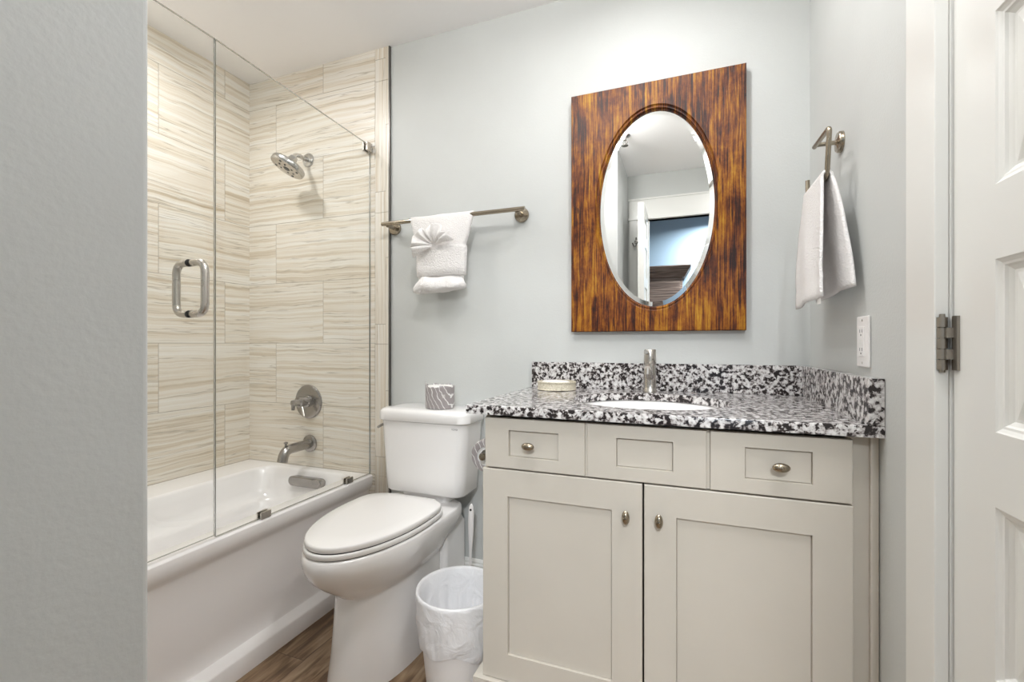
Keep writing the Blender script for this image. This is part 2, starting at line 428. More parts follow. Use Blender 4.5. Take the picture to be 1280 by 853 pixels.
# right wall with its door opening (Y 0.19 .. 0.90)
bm = bm_new()
box(bm, XR, XR + 0.12, 0.915, YB, 0, ZC)
box(bm, XR, XR + 0.12, 0.175, 0.915, 2.065, ZC)
box(bm, XR, XR + 0.12, YR, 0.175, 0, ZC)
struct('wall_right', bm, M['wall'], 'pale grey painted wall to the right of the vanity', 'wall')
bm = bm_new()
for a in ((XR - 0.018, XR, 0.905, 1.005, 0, 2.055), (XR - 0.018, XR, 0.085, 0.185, 0, 2.055), (XR - 0.018, XR, 0.085, 1.005, 2.055, 2.155)):
    b2 = bbox(*a, w=0.0015); me = bpy.data.meshes.new('t'); b2.to_mesh(me); b2.free(); bm.from_mesh(me); bpy.data.meshes.remove(me)
struct('trim_3', bm, M['trim'], 'flat white casing around the door beside the vanity', 'trim')
bm = bm_new(); box(bm, XR + 0.0005, XR + 0.12, 0.9015, 0.915, 0, 2.055); box(bm, XR + 0.0005, XR + 0.12, 0.175, 0.1885, 0, 2.055); box(bm, XR + 0.0005, XR + 0.12, 0.175, 0.915, 2.055, 2.065)
box(bm, XR + 0.045, XR + 0.12, 0.893, 0.9015, 0, 2.055)
struct('trim_4', bm, M['trim'], 'white jamb lining the closed door opening', 'trim')
bm = bm_new(); box(bm, XR + 0.12, XR + 0.2, 0.1, 1.0, 0, 2.2)
struct('wall_closet', bm, M['dark'], 'dark closet side behind the white panel door', 'wall')

# panel door in the right wall
def panel_door(name, label):
    x0, y0, y1 = XR + 0.003, 0.192, 0.8975
    t = thing(name, (x0, y1, 0.0), label, 'door'); t['kind'] = 'structure'
    tops = [0.531, 0.862, 1.193, 1.524, 1.855]; bots = [0.30, 0.631, 0.962, 1.293, 1.624]
    bm = bm_new(); th = 0.035
    st = 0.100
    ym = (y0 + y1) / 2
    cols = [(y1 - st, ym + 0.05), (ym - 0.05, y0 + st)]
    def fbox(ya, yb, za, zb): box(bm, x0, x0 + th, min(ya, yb), max(ya, yb), za, zb)
    fbox(y1 - st, y1, 0.012, 2.05); fbox(y0, y0 + st, 0.012, 2.05); fbox(ym - 0.05, ym + 0.05, 0.012, 2.05)
    zs = [(0.012, bots[0])] + [(tops[i], bots[i+1]) for i in range(4)] + [(tops[4], 2.05)]
    for a, b in cols:
        for z0_, z1_ in zs: fbox(b, a, z0_, z1_)
        for zt, zb in zip(tops, bots):
            ya, yb = min(a, b), max(a, b)
            rings = []
            for ins, dep in ((0.0, 0.0), (0.002, 0.002), (0.006, 0.0045), (0.009, 0.005), (0.0115, 0.0078), (0.015, 0.010), (0.017, 0.0115), (0.021, 0.0115), (0.050, 0.0035), (0.0515, 0.003)):
                rings.append([(x0 + dep, ya+ins, zb+ins), (x0 + dep, yb-ins, zb+ins), (x0 + dep, yb-ins, zt-ins), (x0 + dep, ya+ins, zt-ins)])
            loft(bm, rings, False, True)
    link('slab', bm, M['trim'], t)
    for zc in (1.081, 1.85, 0.25):
        h = 0.083
        bm = bm_new(); yk = 0.9035; xk = XR - 0.009
        n = 5
        for k in range(n):
            z0_ = zc - h/2 + h*k/n; z1_ = z0_ + h/n - 0.0012
            cyl(bm, (xk, yk, z0_), (xk, yk, z1_), 0.0068, n=20)
            if k % 2 == 1: box(bm, xk, x0 + 0.001, yk - 0.0135, yk - 0.003, z0_, z1_)
        cyl(bm, (xk, yk, zc - h/2 - 0.004), (xk, yk, zc + h/2 + 0.004), 0.0036, n=16)
        box(bm, x0 - 0.0035, x0 + 0.0005, yk - 0.0225, yk - 0.008, zc - h/2, zc + h/2)
        link('hinge', bm, M['hinge'], t, smooth=True)
    bm = bm_new(); lathe(bm, (x0, y0 + 0.06, 0.95), (-1, 0, 0), [(0, 0.032), (0.006, 0.032), (0.01, 0.012), (0.03, 0.011), (0.036, 0.024), (0.05, 0.028), (0.062, 0.022), (0.066, 0.005)])
    link('door_knob', bm, M['nickel'], t, smooth=True)
    return t
panel_door('door_1', 'white door with rows of small raised panels at the right edge')

# wall behind the camera with the entry doorway, seen in the mirror
OX0, OX1, OZ = -0.285, 0.345, 2.07
bm = bm_new(); box(bm, XP, OX0, YR - 0.04, YR, 0, ZC); box(bm, OX1, XR + 0.12, YR - 0.04, YR, 0, ZC); box(bm, OX0, OX1, YR - 0.04, YR, OZ, ZC)
struct('wall_entry', bm, M['wall'], 'grey wall with the entry doorway, reflected in the oval mirror', 'wall')
bm = bm_new(); box(bm, -0.426, OX0 - 0.002, YR, YR + 0.018, 0, 2.085); box(bm, -0.426, XR - 0.001, YR, YR + 0.018, 2.085, 2.24)
box(bm, -0.432, XR - 0.001, YR, YR + 0.028, 2.075, 2.095); box(bm, -0.432, XR - 0.001, YR, YR + 0.026, 2.232, 2.246)
struct('trim_5', bm, M['trim'], 'white casing with a deep header around the entry doorway in the mirror', 'trim')
bm = bm_new(); box(bm, OX0 - 0.002, OX0 + 0.012, YR - 0.04, YR, 0, OZ); box(bm, OX1 - 0.012, OX1, YR - 0.04, YR, 0, OZ); box(bm, OX0, OX1, YR - 0.04, YR, OZ, OZ + 0.004)
struct('trim_6', bm, M['trim'], 'white jamb inside the entry doorway', 'trim')
# entry door leaf, swung open
t = thing('door_2', (-0.32, YR + 0.03, 0), 'white entry door standing open, seen edge-on in the mirror', 'door'); t['kind'] = 'structure'
bm = bm_new(); dx0, dx1, dy0, dy1 = -0.322, -0.279, YR + 0.032, 0.075
box(bm, dx0 + 0.008, dx1 - 0.008, dy0 + 0.01, dy1 - 0.01, 0.02, 2.09)
for ya, yb, za, zb in ((dy0, dy0+0.09, .012, 2.10), (dy1-0.09, dy1, .012, 2.10)):
    box(bm, dx0, dx1, ya, yb, za, zb)
for za, zb in ((.012, .28), (0.66, 0.76), (1.14, 1.24), (1.50, 1.58), (1.80, 1.88), (2.0, 2.10)):
    box(bm, dx0, dx1, dy0 + 0.09, dy1 - 0.09, za, zb)
link('slab', bm, M['trim'], t)
# bedroom beyond
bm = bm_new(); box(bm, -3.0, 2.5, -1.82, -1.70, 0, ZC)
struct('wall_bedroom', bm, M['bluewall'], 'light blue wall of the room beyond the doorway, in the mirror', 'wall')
t = thing('wardrobe', (-0.4, -1.62, 0), 'dark brown wooden wardrobe with flared cornice, reflected at the bottom of the mirror', 'wardrobe')
link('body', bbox(-0.78, -0.030, -1.69, -1.50, 0.0, 1.765, 0.003), M['darkwood'], t)
bm = bm_new(); loft(bm, [[(-0.80, -1.695, 1.765), (-0.010, -1.695, 1.765), (-0.010, -1.485, 1.765), (-0.80, -1.485, 1.765)], [(-0.86, -1.695, 1.870), (0.052, -1.695, 1.870), (0.052, -1.43, 1.870), (-0.86, -1.43, 1.870)], [(-0.86, -1.695, 1.880), (0.052, -1.695, 1.880), (0.052, -1.43, 1.880), (-0.86, -1.43, 1.880)]])
link('cornice', bm, M['darkwood'], t)
for x in (-0.76, -0.40): link('wardrobe_door', bbox(x, x + 0.35, -1.50, -1.482, 0.08, 1.72, 0.003), M['darkwood'], t)

# baseboard behind the toilet
bm = bm_new()
prof = [(0, 0), (-0.014, 0), (-0.014, 0.145), (-0.010, 0.152), (-0.010, 0.158), (-0.004, 0.166), (0, 0.168)]
loft(bm, [[(x, YB + y, z) for y, z in prof] for x in (-1.2595, -0.540)])
struct('baseboard_back', bm, M['trim'], 'white baseboard on the back wall between toilet and vanity', 'baseboard')

# ============================================================ LIGHTS
def area(name, loc, size, power, col, parent, spread=170, rot=(0, 0, 0)):
    l = bpy.data.lights.new(name, 'AREA'); l.shape = 'DISK'; l.size = size; l.energy = power; l.color = col; l.spread = math.radians(spread)
    o = bpy.data.objects.new(name, l); C.objects.link(o); o.location = Vector(loc) - parent.location; o.rotation_euler = rot; o.parent = parent
    return o
def can_light(x, y, power, label, col=(1, 0.99, 0.99), size=0.14, drop=0.0):
    t = thing('recessed_light', (x, y, ZC), label, 'ceiling light', 'recessed ceiling lights')  # same fixture for the tub and vanity lamps and the added fills
    bm = bm_new(); lathe(bm, (x, y, ZC - 0.0005), (0, 0, -1), [(0, 0.062), (0, 0.088), (0.004 + drop, 0.090), (0.008 + drop, 0.084), (0.008 + drop, 0.064), (0.001 + drop, 0.060)], cap=False)
    link('trim_ring', bm, M['trim'], t, smooth=True)
    bm = bm_new(); lathe(bm, (x, y, ZC - 0.001 - drop), (0, 0, -1), [(0, 0.060), (0.003, 0.060)])
    link('lens', bm, M['bulb'], t)
    area('lamp', (x, y, ZC - 0.012 - drop), size, power, col, t)
    return t
can_light(-1.72, 1.02, P_SHOWER, 'round recessed ceiling light above the tub')
can_light(-0.12, 1.24, P_VANITY, 'round recessed ceiling light over the vanity in front of the mirror')
lx, ly = -0.50, 0.76
t = thing('fill_globe', (lx, ly, ZC), 'added white fill globe on a nickel base on the ceiling in front of the toilet', 'ceiling light')  # added globe; its glow brightens the ceiling and upper walls
bm = bm_new(); lathe(bm, (lx, ly, ZC - 0.0005), (0, 0, -1), [(0, 0.06), (0.012, 0.06), (0.02, 0.045), (0.035, 0.03)]); link('base', bm, M['nickel'], t, smooth=True)
bm = bm_new(); lathe(bm, (lx, ly, ZC - 0.03), (0, 0, -1), [(0, 0.03), (0.012, 0.052), (0.035, 0.072), (0.06, 0.078), (0.085, 0.072), (0.11, 0.05), (0.122, 0.022), (0.125, 0.002)]); link('globe', bm, emis('fill_globe_glow', (1, 0.985, 0.965), P_FILL_GLOBE), t, smooth=True)
can_light(0.22, 0.56, P_FILL_ENTRY, 'added round fill light on the ceiling beside the open entry')  # added fill lamp, softens shadows from the camera side
can_light(0.36, -1.30, P_FILL_BED, 'added round fill light on the ceiling of the room beyond the doorway', col=(0.95, 0.98, 1.0), size=0.30, drop=0.07)  # added lamp, sends soft fill through the doorway into the bathroom
# ceiling sprinkler, seen in the mirror
t = thing('fire_sprinkler', (-0.37, 0.43, ZC), 'small dark sprinkler head hanging from the ceiling, reflected in the mirror top', 'sprinkler')
sx, sy = -0.37, 0.43
bm = bm_new(); lathe(bm, (sx, sy, ZC - 0.0005), (0, 0, -1), [(0, 0.034), (0.004, 0.034), (0.008, 0.026), (0.012, 0.012), (0.03, 0.011), (0.033, 0.006)]); link('escutcheon', bm, M['darksteel'], t, smooth=True)
bm = bm_new()
for s in (-1, 1): tube(bm, rounded([(sx + s*0.008, sy, ZC - 0.03), (sx + s*0.016, sy, ZC - 0.045), (sx, sy, ZC - 0.066)], 0.006), 0.003, 8)
cyl(bm, (sx, sy, ZC - 0.03), (sx, sy, ZC - 0.066), 0.0025, n=10); link('arms', bm, M['darksteel'], t, smooth=True)
bm = bm_new(); lathe(bm, (sx, sy, ZC - 0.064), (0, 0, -1), [(0, 0.004), (0.001, 0.022), (0.003, 0.022), (0.004, 0.004)]); link('deflector', bm, M['darksteel'], t, smooth=True)

# ============================================================ BATHTUB
t = thing('bathtub', (-1.75, 1.0, 0), 'white alcove bathtub with plain apron behind the glass panel', 'bathtub')
XO = -1.354
bm = bm_new()
x0, x1, y0, y1 = XL + 0.001, XO - 0.012, YP + 0.002, YT - 0.001
bx0, bx1, by0, by1 = -1.965, -1.435, 0.40, 1.700
n = 8
outer = rrect(x0, x1, y0, y1, 0.002, 0.475, n)
rings = [outer, rrect(bx0 - 0.006, bx1 + 0.006, by0 - 0.006, by1 + 0.006, 0.085, 0.475, n)]
for ins_s, ins_e, z, r in ((0.0, 0.0, 0.473, 0.08), (0.008, 0.006, 0.463, 0.08), (0.016, 0.018, 0.43, 0.08), (0.026, 0.035, 0.38, 0.085), (0.034, 0.042, 0.355, 0.085), (0.060, 0.055, 0.342, 0.085), (0.075, 0.065, 0.325, 0.085), (0.085, 0.085, 0.22, 0.09), (0.105, 0.115, 0.13, 0.09), (0.14, 0.15, 0.10, 0.08), (0.19, 0.2, 0.095, 0.06)):
    ed = ins_e
    rings.append(rrect(bx0 + ins_s, bx1 - ins_s, by0 + ed * 2.2, by1 - ed, r, z, n))
loft(bm, rings, False, True)
link('basin', bm, M['acrylic'], t, smooth=True, angle=60)
bm = bm_new()
prof = [(x1, 0.475), (XO - 0.006, 0.4735), (XO - 0.001, 0.469), (XO, 0.462), (XO, 0.452), (XO - 0.001, 0.440), (XO - 0.005, 0.425), (XO - 0.013, 0.412), (XO - 0.020, 0.403), (XO - 0.023, 0.395), (XO - 0.026, 0.30), (XO - 0.029, 0.15), (XO - 0.030, 0.088), (XO - 0.026, 0.080), (XO + 0.006, 0.064), (XO + 0.010, 0.058), (XO + 0.011, 0.0), (XO - 0.08, 0.0), (XO - 0.08, 0.40), (x1, 0.46)]
loft(bm, [[(x, y, z) for x, z in prof] for y in (y0, y1)])
link('apron', bm, M['acrylic'], t, smooth=True, angle=35)
# overflow plate on the sloping end of the basin
bm = bm_new()
def stadium(cx, y, z, hw, hh, k=10):
    pts = []
    for s, a0 in ((1, -PI/2), (-1, PI/2)):
        for i in range(k + 1):
            a = a0 + PI * i / k; pts.append((cx + s*(hw - hh) + math.cos(a)*hh, y, z + math.sin(a)*hh))
    return pts
yo = 1.664
loft(bm, [stadium(-1.672, yo + 0.02, 0.425, 0.100, 0.0225), stadium(-1.672, yo - 0.010, 0.428, 0.100, 0.0225), stadium(-1.672, yo - 0.014, 0.428, 0.096, 0.0185)])
link('overflow_plate', bm, M['darksteel'], t, smooth=True, angle=30)

# ============================================================ GLASS
def pane(name, y0, y1, z00, z01, z10, z11, parent):
    """x thickness 10 mm; z10/z11 top at y0/y1"""
    bm = bm_new(); xa, xb = -1.374, -1.366
    v = [bm.verts.new(p) for p in ((xa,y0,z00),(xb,y0,z00),(xb,y1,z01),(xa,y1,z01),(xa,y0,z10),(xb,y0,z10),(xb,y1,z11),(xa,y1,z11))]
    for f in ((0,3,2,1),(4,5,6,7),(0,1,5,4),(1,2,6,5),(2,3,7,6),(3,0,4,7)):
        fc = bm.faces.new([v[i] for i in f]); fc.material_index = 0 if f in ((1,2,6,5),(3,0,4,7)) else 1
    return link(name, bm, [M['glass'], M['glassedge']], parent)
t = thing('shower_screen', (-1.37, 1.37, 0.478), 'fixed clear glass panel on the tub rim next to the glass door', 'glass panel')
pane('glass', 0.9985, 1.7435, 0.4785, 0.4785, 2.030, 2.000, t)
def clip(y, z, top=False, parent=None):
    bm = bm_new(); h = 0.024
    if not top:
        box(bm, -1.382, -1.3755, y - 0.020, y + 0.020, z, z + h); box(bm, -1.3645, -1.358, y - 0.020, y + 0.020, z, z + h)
        bevel(bm, 0.001, 1)
    else:
        box(bm, -1.385, -1.3755, y - 0.018, y + 0.018, z, z + 0.040); box(bm, -1.3645, -1.355, y - 0.018, y + 0.018, z, z + 0.040); bevel(bm, 0.001, 1)
    return link('clamp', bm, M['nickel'], parent, smooth=False)
clip(1.175, 0.4755, parent=t); clip(1.597, 0.4755, parent=t); clip(1.724, 1.965, True, t)
t = thing('shower_door', (-1.37, 0.63, 0.485), 'frameless clear glass shower door with a nickel pull handle', 'glass door')
pane('glass', YP + 0.004, 0.9960, 0.484, 0.484, 2.026, 2.030, t)
for s in (-1, 1):
    bm = bm_new(); xh = -1.37 + s * 0.062; xg = -1.37 + s * 0.0055
    tube(bm, rounded([(xg, 0.923, 1.320), (xh, 0.923, 1.320), (xh, 0.923, 1.168), (xg, 0.923, 1.168)], 0.034, 8), 0.0108, 20)
    link('pull_handle', bm, M['nickel'], t, smooth=True)
    bm = bm_new()
    for z in (1.320, 1.168): cyl(bm, (-1.37 + s * 0.0051, 0.923, z), (-1.37 + s * 0.009, 0.923, z), 0.0112, n=20)
    link('washer', bm, M['darkplastic'], t, smooth=True)
for z in (0.75, 1.75):
    link('hinge', bbox(-1.386, -1.354, YP + 0.003, YP + 0.06, z, z + 0.09, 0.002), M['bronze'], t)

# ============================================================ SHOWER FITTINGS
t = thing('showerhead', (-1.738, YT, 1.985), 'round satin steel shower head on a short bent arm', 'shower head')
bm = bm_new(); lathe(bm, (-1.738, YT, 1.985), (0, -1, 0), [(0, 0.034), (0.004, 0.034), (0.009, 0.030), (0.012, 0.014)]); link('flange', bm, M['steel'], t, smooth=True)
hd = Vector((-0.30, -0.36, -0.88)).normalized()      # way the head faces
hc = Vector((-1.722, 1.598, 1.890))                  # centre of its face
neck = hc - hd * 0.062
bm = bm_new(); tube(bm, rounded([(-1.738, YT - 0.005, 1.985), (-1.738, 1.665, 1.985), tuple(neck)], 0.04, 8), 0.0105, 16); link('arm', bm, M['steel'], t, smooth=True)
bm = bm_new(); lathe(bm, neck + hd * 0.0, hd, [(-0.006, 0.010), (-0.004, 0.017), (0.012, 0.019), (0.018, 0.024), (0.030, 0.030), (0.034, 0.066), (0.038, 0.074), (0.042, 0.076), (0.058, 0.076), (0.062, 0.073)], 48)
link('head', bm, M['steel'], t, smooth=True)
bm = bm_new(); lathe(bm, hc, hd, [(-0.002, 0.071), (0.0012, 0.070), (0.0015, 0.001)], 48); link('face_plate', bm, M['nickel'], t, smooth=True)
bm = bm_new(); u, w = frame_at(hd)
lathe(bm, hc + hd * 0.0005, hd, [(0, 0.016), (0.003, 0.013)], 20)
for k in range(6):
    a = 2*PI*k/6 + 0.3
    lathe(bm, hc + hd * 0.0005 + (u*math.cos(a) + w*math.sin(a)) * (0.034 if k % 2 else 0.034), hd, [(0, 0.005), (0.003, 0.004)], 12)
for k in range(4):
    a = 2*PI*k/4 + 0.6
    lathe(bm, hc + hd * 0.0005 + (u*math.cos(a) + w*math.sin(a)) * 0.056, hd, [(0, 0.006), (0.003, 0.005)], 12)
link('nozzles', bm, M['darkplastic'], t, smooth=True)

t = thing('shower_valve', (-1.738, YT, 0.795), 'round steel shower valve plate with lever handle on the tile', 'shower valve')
vx, vz = -1.736, 0.795
bm = bm_new(); lathe(bm, (vx, YT, vz), (0, -1, 0), [(0, 0.083), (0.004, 0.083), (0.007, 0.080), (0.009, 0.074), (0.010, 0.03)], 56); link('escutcheon', bm, M['darksteel'], t, smooth=True)
bm = bm_new(); lathe(bm, (vx, YT - 0.008, vz + 0.004), (0, -1, 0), [(0, 0.030), (0.014, 0.029), (0.018, 0.022), (0.040, 0.020), (0.044, 0.026), (0.058, 0.026), (0.061, 0.018), (0.078, 0.015), (0.092, 0.014), (0.094, 0.005)], 32)
link('hub', bm, M['darksteel'], t, smooth=True)
bm = bm_new(); tube(bm, [(vx + 0.005, YT - 0.052, vz - 0.010), (vx + 0.018, YT - 0.056, vz - 0.035), (vx + 0.032, YT - 0.062, vz - 0.062)], [0.009, 0.008, 0.007], 14); link('lever', bm, M['nickel'], t, smooth=True)
bm = bm_new(); tube(bm, [(vx, YT - 0.086, vz + 0.016), (vx - 0.001, YT - 0.094, vz - 0.004), (vx - 0.002, YT - 0.096, vz - 0.030)], [0.008, 0.010, 0.0075], 14); link('temperature_lever', bm, M['darksteel'], t, smooth=True)

t = thing('tub_spout', (-1.727, YT, 0.587), 'curved satin steel tub spout with a diverter pin', 'tub spout')
bm = bm_new(); lathe(bm, (-1.727, YT, 0.590), (0, -1, 0), [(0, 0.042), (0.006, 0.042), (0.010, 0.038), (0.012, 0.02)], 40); link('flange', bm, M['darksteel'], t, smooth=True)
bm = bm_new(); tube(bm, rounded([(-1.727, YT - 0.006, 0.590), (-1.727, 1.590, 0.588), (-1.727, 1.578, 0.536)], 0.036, 10), 0.0225, 24); link('tube', bm, M['darksteel'], t, smooth=True)
bm = bm_new(); lathe(bm, (-1.727, 1.598, 0.606), (0, 0, 1), [(0, 0.006), (0.010, 0.005), (0.012, 0.009), (0.018, 0.009), (0.020, 0.004)], 16); link('diverter', bm, M['darksteel'], t, smooth=True)

# ============================================================ TOILET
tc = -1.017
t = thing('toilet', (tc, 1.45, 0), 'white two-piece toilet with elongated closed lid beside the tub', 'toilet')
def seat_ring(z, hw, yf, yb, cx=tc, ym=1.385, e=3.0, n=72):
    pts = []
    for i in range(n):
        a = 2*PI*i/n; c, s = math.cos(a), math.sin(a)
        if s < 0: pts.append((cx + hw*c, ym + (ym - yf)*s, z))
        else:
            x = hw * (1 - 0.10*abs(s)**3 * (e < 4.5)) * math.copysign(abs(c)**(2/e), c); y = (yb - ym) * abs(s)**(2/e)
            pts.append((cx + x, ym + y, z))
    return pts
bm = bm_new()
sec = [(0.4385, 0.150, 1.080, 1.62, tc, 5.0), (0.4395, 0.176, 1.050, 1.668, tc, 8.0), (0.438, 0.181, 1.044, 1.674, tc, 8.0), (0.432, 0.184, 1.040, 1.677, tc, 8.0), (0.420, 0.1855, 1.037, 1.678, tc, 8.0), (0.400, 0.185, 1.039, 1.678, tc, 8.0), (0.378, 0.179, 1.047, 1.672, tc, 7.0), (0.350, 0.166, 1.066, 1.665, tc, 5), (0.325, 0.151, 1.092, 1.655, tc + 0.006, 4.0), (0.303, 0.134, 1.120, 1.645, tc + 0.012, 4.0), (0.286, 0.126, 1.140, 1.64, tc + 0.008, 4.0), (0.276, 0.1225, 1.152, 1.635, tc + 0.010, 4.0), (0.266, 0.122, 1.151, 1.632, tc + 0.012, 4.0), (0.20, 0.121, 1.138, 1.62, tc + 0.016, 4.0), (0.10, 0.122, 1.117, 1.61, tc + 0.022, 4.0), (0.03, 0.127, 1.100, 1.60, tc + 0.024, 4.0), (0.0, 0.129, 1.096, 1.60, tc + 0.024, 4.0)]
loft(bm, [seat_ring(z, hw, yf, yb, cx, e=e, ym=1.385) for z, hw, yf, yb, cx, e in sec])
link('bowl', bm, M['porcelain'], t, smooth=True, angle=50)
bm = bm_new(); loft(bm, [rrect(-1.10, -0.868, 1.56, 1.735, 0.02, 0.0), rrect(-1.10, -0.868, 1.56, 1.735, 0.02, 0.34), rrect(-1.10, -0.89, 1.58, 1.735, 0.02, 0.37)]); link('trapway', bm, M['porcelain'], t, smooth=True, angle=50)
bm = bm_new(); loft(bm, [rrect(-1.12, -0.895, 1.62, 1.72, 0.03, 0.435), rrect(-1.12, -0.885, 1.62, 1.72, 0.03, 0.482)]); link('tank_neck', bm, M['porcelain'], t, smooth=True, angle=50)
def slab_rings(hw, yf, yb, z0, z1, r, e=3.0, ym=1.385, dome=0.0):
    R = []
    for d, z in ((0.006, z0), (0.0008, z0), (0.0, z0 + 0.0008), (0, z1 - r), (r*0.3, z1 - r*0.3), (r*1.0, z1)):
        R.append(seat_ring(z, hw - d, yf + d, yb - d, e=e, ym=ym))
    if dome:
        R.append(seat_ring(z1 + dome*0.5, (hw - r)*0.75, ym - (ym - yf)*0.75, ym + (yb - ym)*0.75, e=2.6, ym=ym))
        R.append(seat_ring(z1 + dome, (hw - r)*0.3, ym - (ym - yf)*0.3, ym + (yb - ym)*0.3, e=2.2, ym=ym))
    return R
bm = bm_new(); loft(bm, slab_rings(0.181, 1.043, 1.556, 0.4440, 0.4595, 0.004, 4)); link('seat', bm, M['seatplastic'], t, smooth=True, angle=50)
bm = bm_new(); loft(bm, slab_rings(0.178, 1.048, 1.545, 0.4635, 0.4815, 0.006, 4, dome=0.003)); link('lid', bm, M['seatplastic'], t, smooth=True, angle=50)
bm = bm_new(); loft(bm, [seat_ring(0.4390, 0.174, 1.051, 1.54, e=4), seat_ring(0.4640, 0.174, 1.051, 1.535, e=4)]); link('seam_shade', bm, M['darkplastic'], t)  # dark insert that paints shade into the seat and lid seams
for s in (-1, 1):
    link('lid_hinge', bbox(tc + s*0.085 - 0.018, tc + s*0.085 + 0.018, 1.540, 1.570, 0.4385, 0.470, 0.006), M['seatplastic'], t)
tx0, tx1 = -1.182, -0.787
bm = bm_new()
TR = lambda i, z, f=0.0, r=0.04: rrect(tx0 + i, tx1 - i, 1.562 + f, 1.744, r, z, 8)
loft(bm, [TR(0.035, 0.478, 0.022), TR(0.024, 0.480, 0.012), TR(0.019, 0.488, 0.006), TR(0.014, 0.56, 0.004), TR(0.004, 0.70, 0.001), TR(0.0, 0.7655)])
link('tank', bm, M['porcelain'], t, smooth=True, angle=50)
bm = bm_new()
TL = lambda i, z, r=0.045: rrect(tx0 - 0.010 + i, tx1 + 0.010 - i, 1.552 + i, 1.748 - i*0.3, r, z, 8)
loft(bm, [TL(0.004, 0.7675), TL(0.0, 0.771), TL(0.0, 0.798), TL(0.002, 0.806), TL(0.008, 0.813), TL(0.018, 0.817), TL(0.05, 0.8185)])
link('tank_lid', bm, M['porcelain'], t, smooth=True, angle=50)
bm = bm_new(); lathe(bm, (tx0 + 0.002, 1.62, 0.742), (-1, 0, 0), [(0, 0.011), (0.006, 0.010), (0.012, 0.006)], 20)
tube(bm, [(tx0 - 0.008, 1.62, 0.742), (tx0 - 0.012, 1.60, 0.740), (tx0 - 0.012, 1.572, 0.734)], [0.005, 0.006, 0.005], 12)
link('flush_lever', bm, M['steel'], t, smooth=True)

def text_mesh(name, body, size, mat, parent, loc, rot, label=None, sx=1.0):
    cu = bpy.data.curves.new(name, 'FONT'); cu.body = body; cu.size = size; cu.extrude = 0.0003; cu.align_x = 'CENTER'; cu.align_y = 'CENTER'
    o = bpy.data.objects.new(name + '_tmp', cu); C.objects.link(o)
    bpy.context.view_layer.update()
    me = bpy.data.meshes.new_from_object(o.evaluated_get(bpy.context.evaluated_depsgraph_get()))
    bpy.data.objects.remove(o)
    me.materials.clear(); me.materials.append(mat)
    m = bpy.data.objects.new(name, me); C.objects.link(m); m.rotation_euler = rot; m.scale = (sx, 1, 1)
    m.location = Vector(loc) - (parent.location if parent else Vector()); m.parent = parent
    return m
text_mesh('maker_mark', 'TOTO', 0.0085, M['darkplastic'], t, (-0.832, 1.5622, 0.748), (PI/2, 0, 0), sx=1.1)

# ============================================================ WRAPPED ROLLS
def roll_noise(bm, amp, sc, seed):
    for v in bm.verts:
        n_ = noise.noise_vector(v.co * sc + Vector((seed, 0, 0))); v.co += n_ * amp
t = thing('toilet_paper_roll', (-0.937, 1.635, 0.8185), 'wrapped grey toilet paper roll with torn top standing on the tank lid', 'toilet paper')
bm = bm_new(); c0 = (-0.937, 1.635, 0.8188)
nn = 48; rings = []
for h, r in ((0, 0.050), (0.001, 0.056), (0.006, 0.0585), (0.03, 0.0585), (0.06, 0.0585), (0.085, 0.0585), (0.095, 0.0585)):
    ring = []
    for i in range(nn):
        a = 2*PI*i/nn; rr = r * (1 + 0.02*noise.noise((math.cos(a)*2, math.sin(a)*2, h*30)))
        hh = h
        if h >= 0.094: hh = 0.092 + 0.013 * noise.noise((math.cos(a)*2.2, math.sin(a)*2.2, 5)) + 0.011*math.exp(-((a - 3.7)/0.28)**2)
        ring.append((c0[0] + rr*math.cos(a), c0[1] + rr*math.sin(a), c0[2] + hh))
    rings.append(ring)
loft(bm, rings, True, False); o = link('wrapper', bm, M['wrapper'], t, smooth=True, angle=60)
sm = o.modifiers.new('thickness', 'SOLIDIFY'); sm.thickness = 0.0012
bm = bm_new(); lathe(bm, (c0[0], c0[1], c0[2] + 0.002), (0, 0, 1), [(0, 0.053), (0.084, 0.054), (0.089, 0.050), (0.089, 0.021), (0.02, 0.0205)], cap=False); link('paper', bm, M['paper'], t, smooth=True)
# little printed marks on the wrapper
text_mesh('printed_mark', 'III', 0.020, M['paper'], t, (c0[0] + 0.0415, c0[1] - 0.0435, c0[2] + 0.052), (PI/2, 0, 0.72), sx=0.8)

# holder on the side of the cabinet with a wrapped roll
rx, rz, ry0, ry1 = -0.594, 0.722, 1.325, 1.425
t = thing('toilet_paper_holder', (-0.537, 1.44, rz), 'small nickel paper holder fixed to the vanity side', 'toilet paper holder')
bm = bm_new(); lathe(bm, (-0.537, 1.455, rz + 0.004), (-1, 0, 0), [(0, 0.026), (0.005, 0.026), (0.009, 0.020), (0.010, 0.008)], 28); link('mount', bm, M['bronze'], t, smooth=True)
bm = bm_new(); tube(bm, rounded([(-0.545, 1.455, rz + 0.004), (rx, 1.455, rz + 0.004), (rx, ry0 - 0.018, rz + 0.004)], 0.018, 6), 0.0065, 14)
lathe(bm, (rx, ry0 - 0.012, rz + 0.004), (0, -1, 0), [(0, 0.0066), (0.004, 0.011), (0.012, 0.0125), (0.018, 0.010), (0.020, 0.003)], 20)
link('arm', bm, M['bronze'], t, smooth=True)
t = thing('toilet_paper_roll', (rx, ry0, rz), 'grey-wrapped toilet paper roll hanging beside the vanity, half hidden', 'toilet paper')
bm = bm_new(); lathe(bm, (rx, ry0 + 0.004, rz), (0, 1, 0), [(0, 0.034), (0, 0.050), (0.09, 0.050), (0.092, 0.022), (0.002, 0.020), (0.0, 0.034)], cap=False); link('paper', bm, M['paper'], t, smooth=True)
bm = bm_new(); rings = []
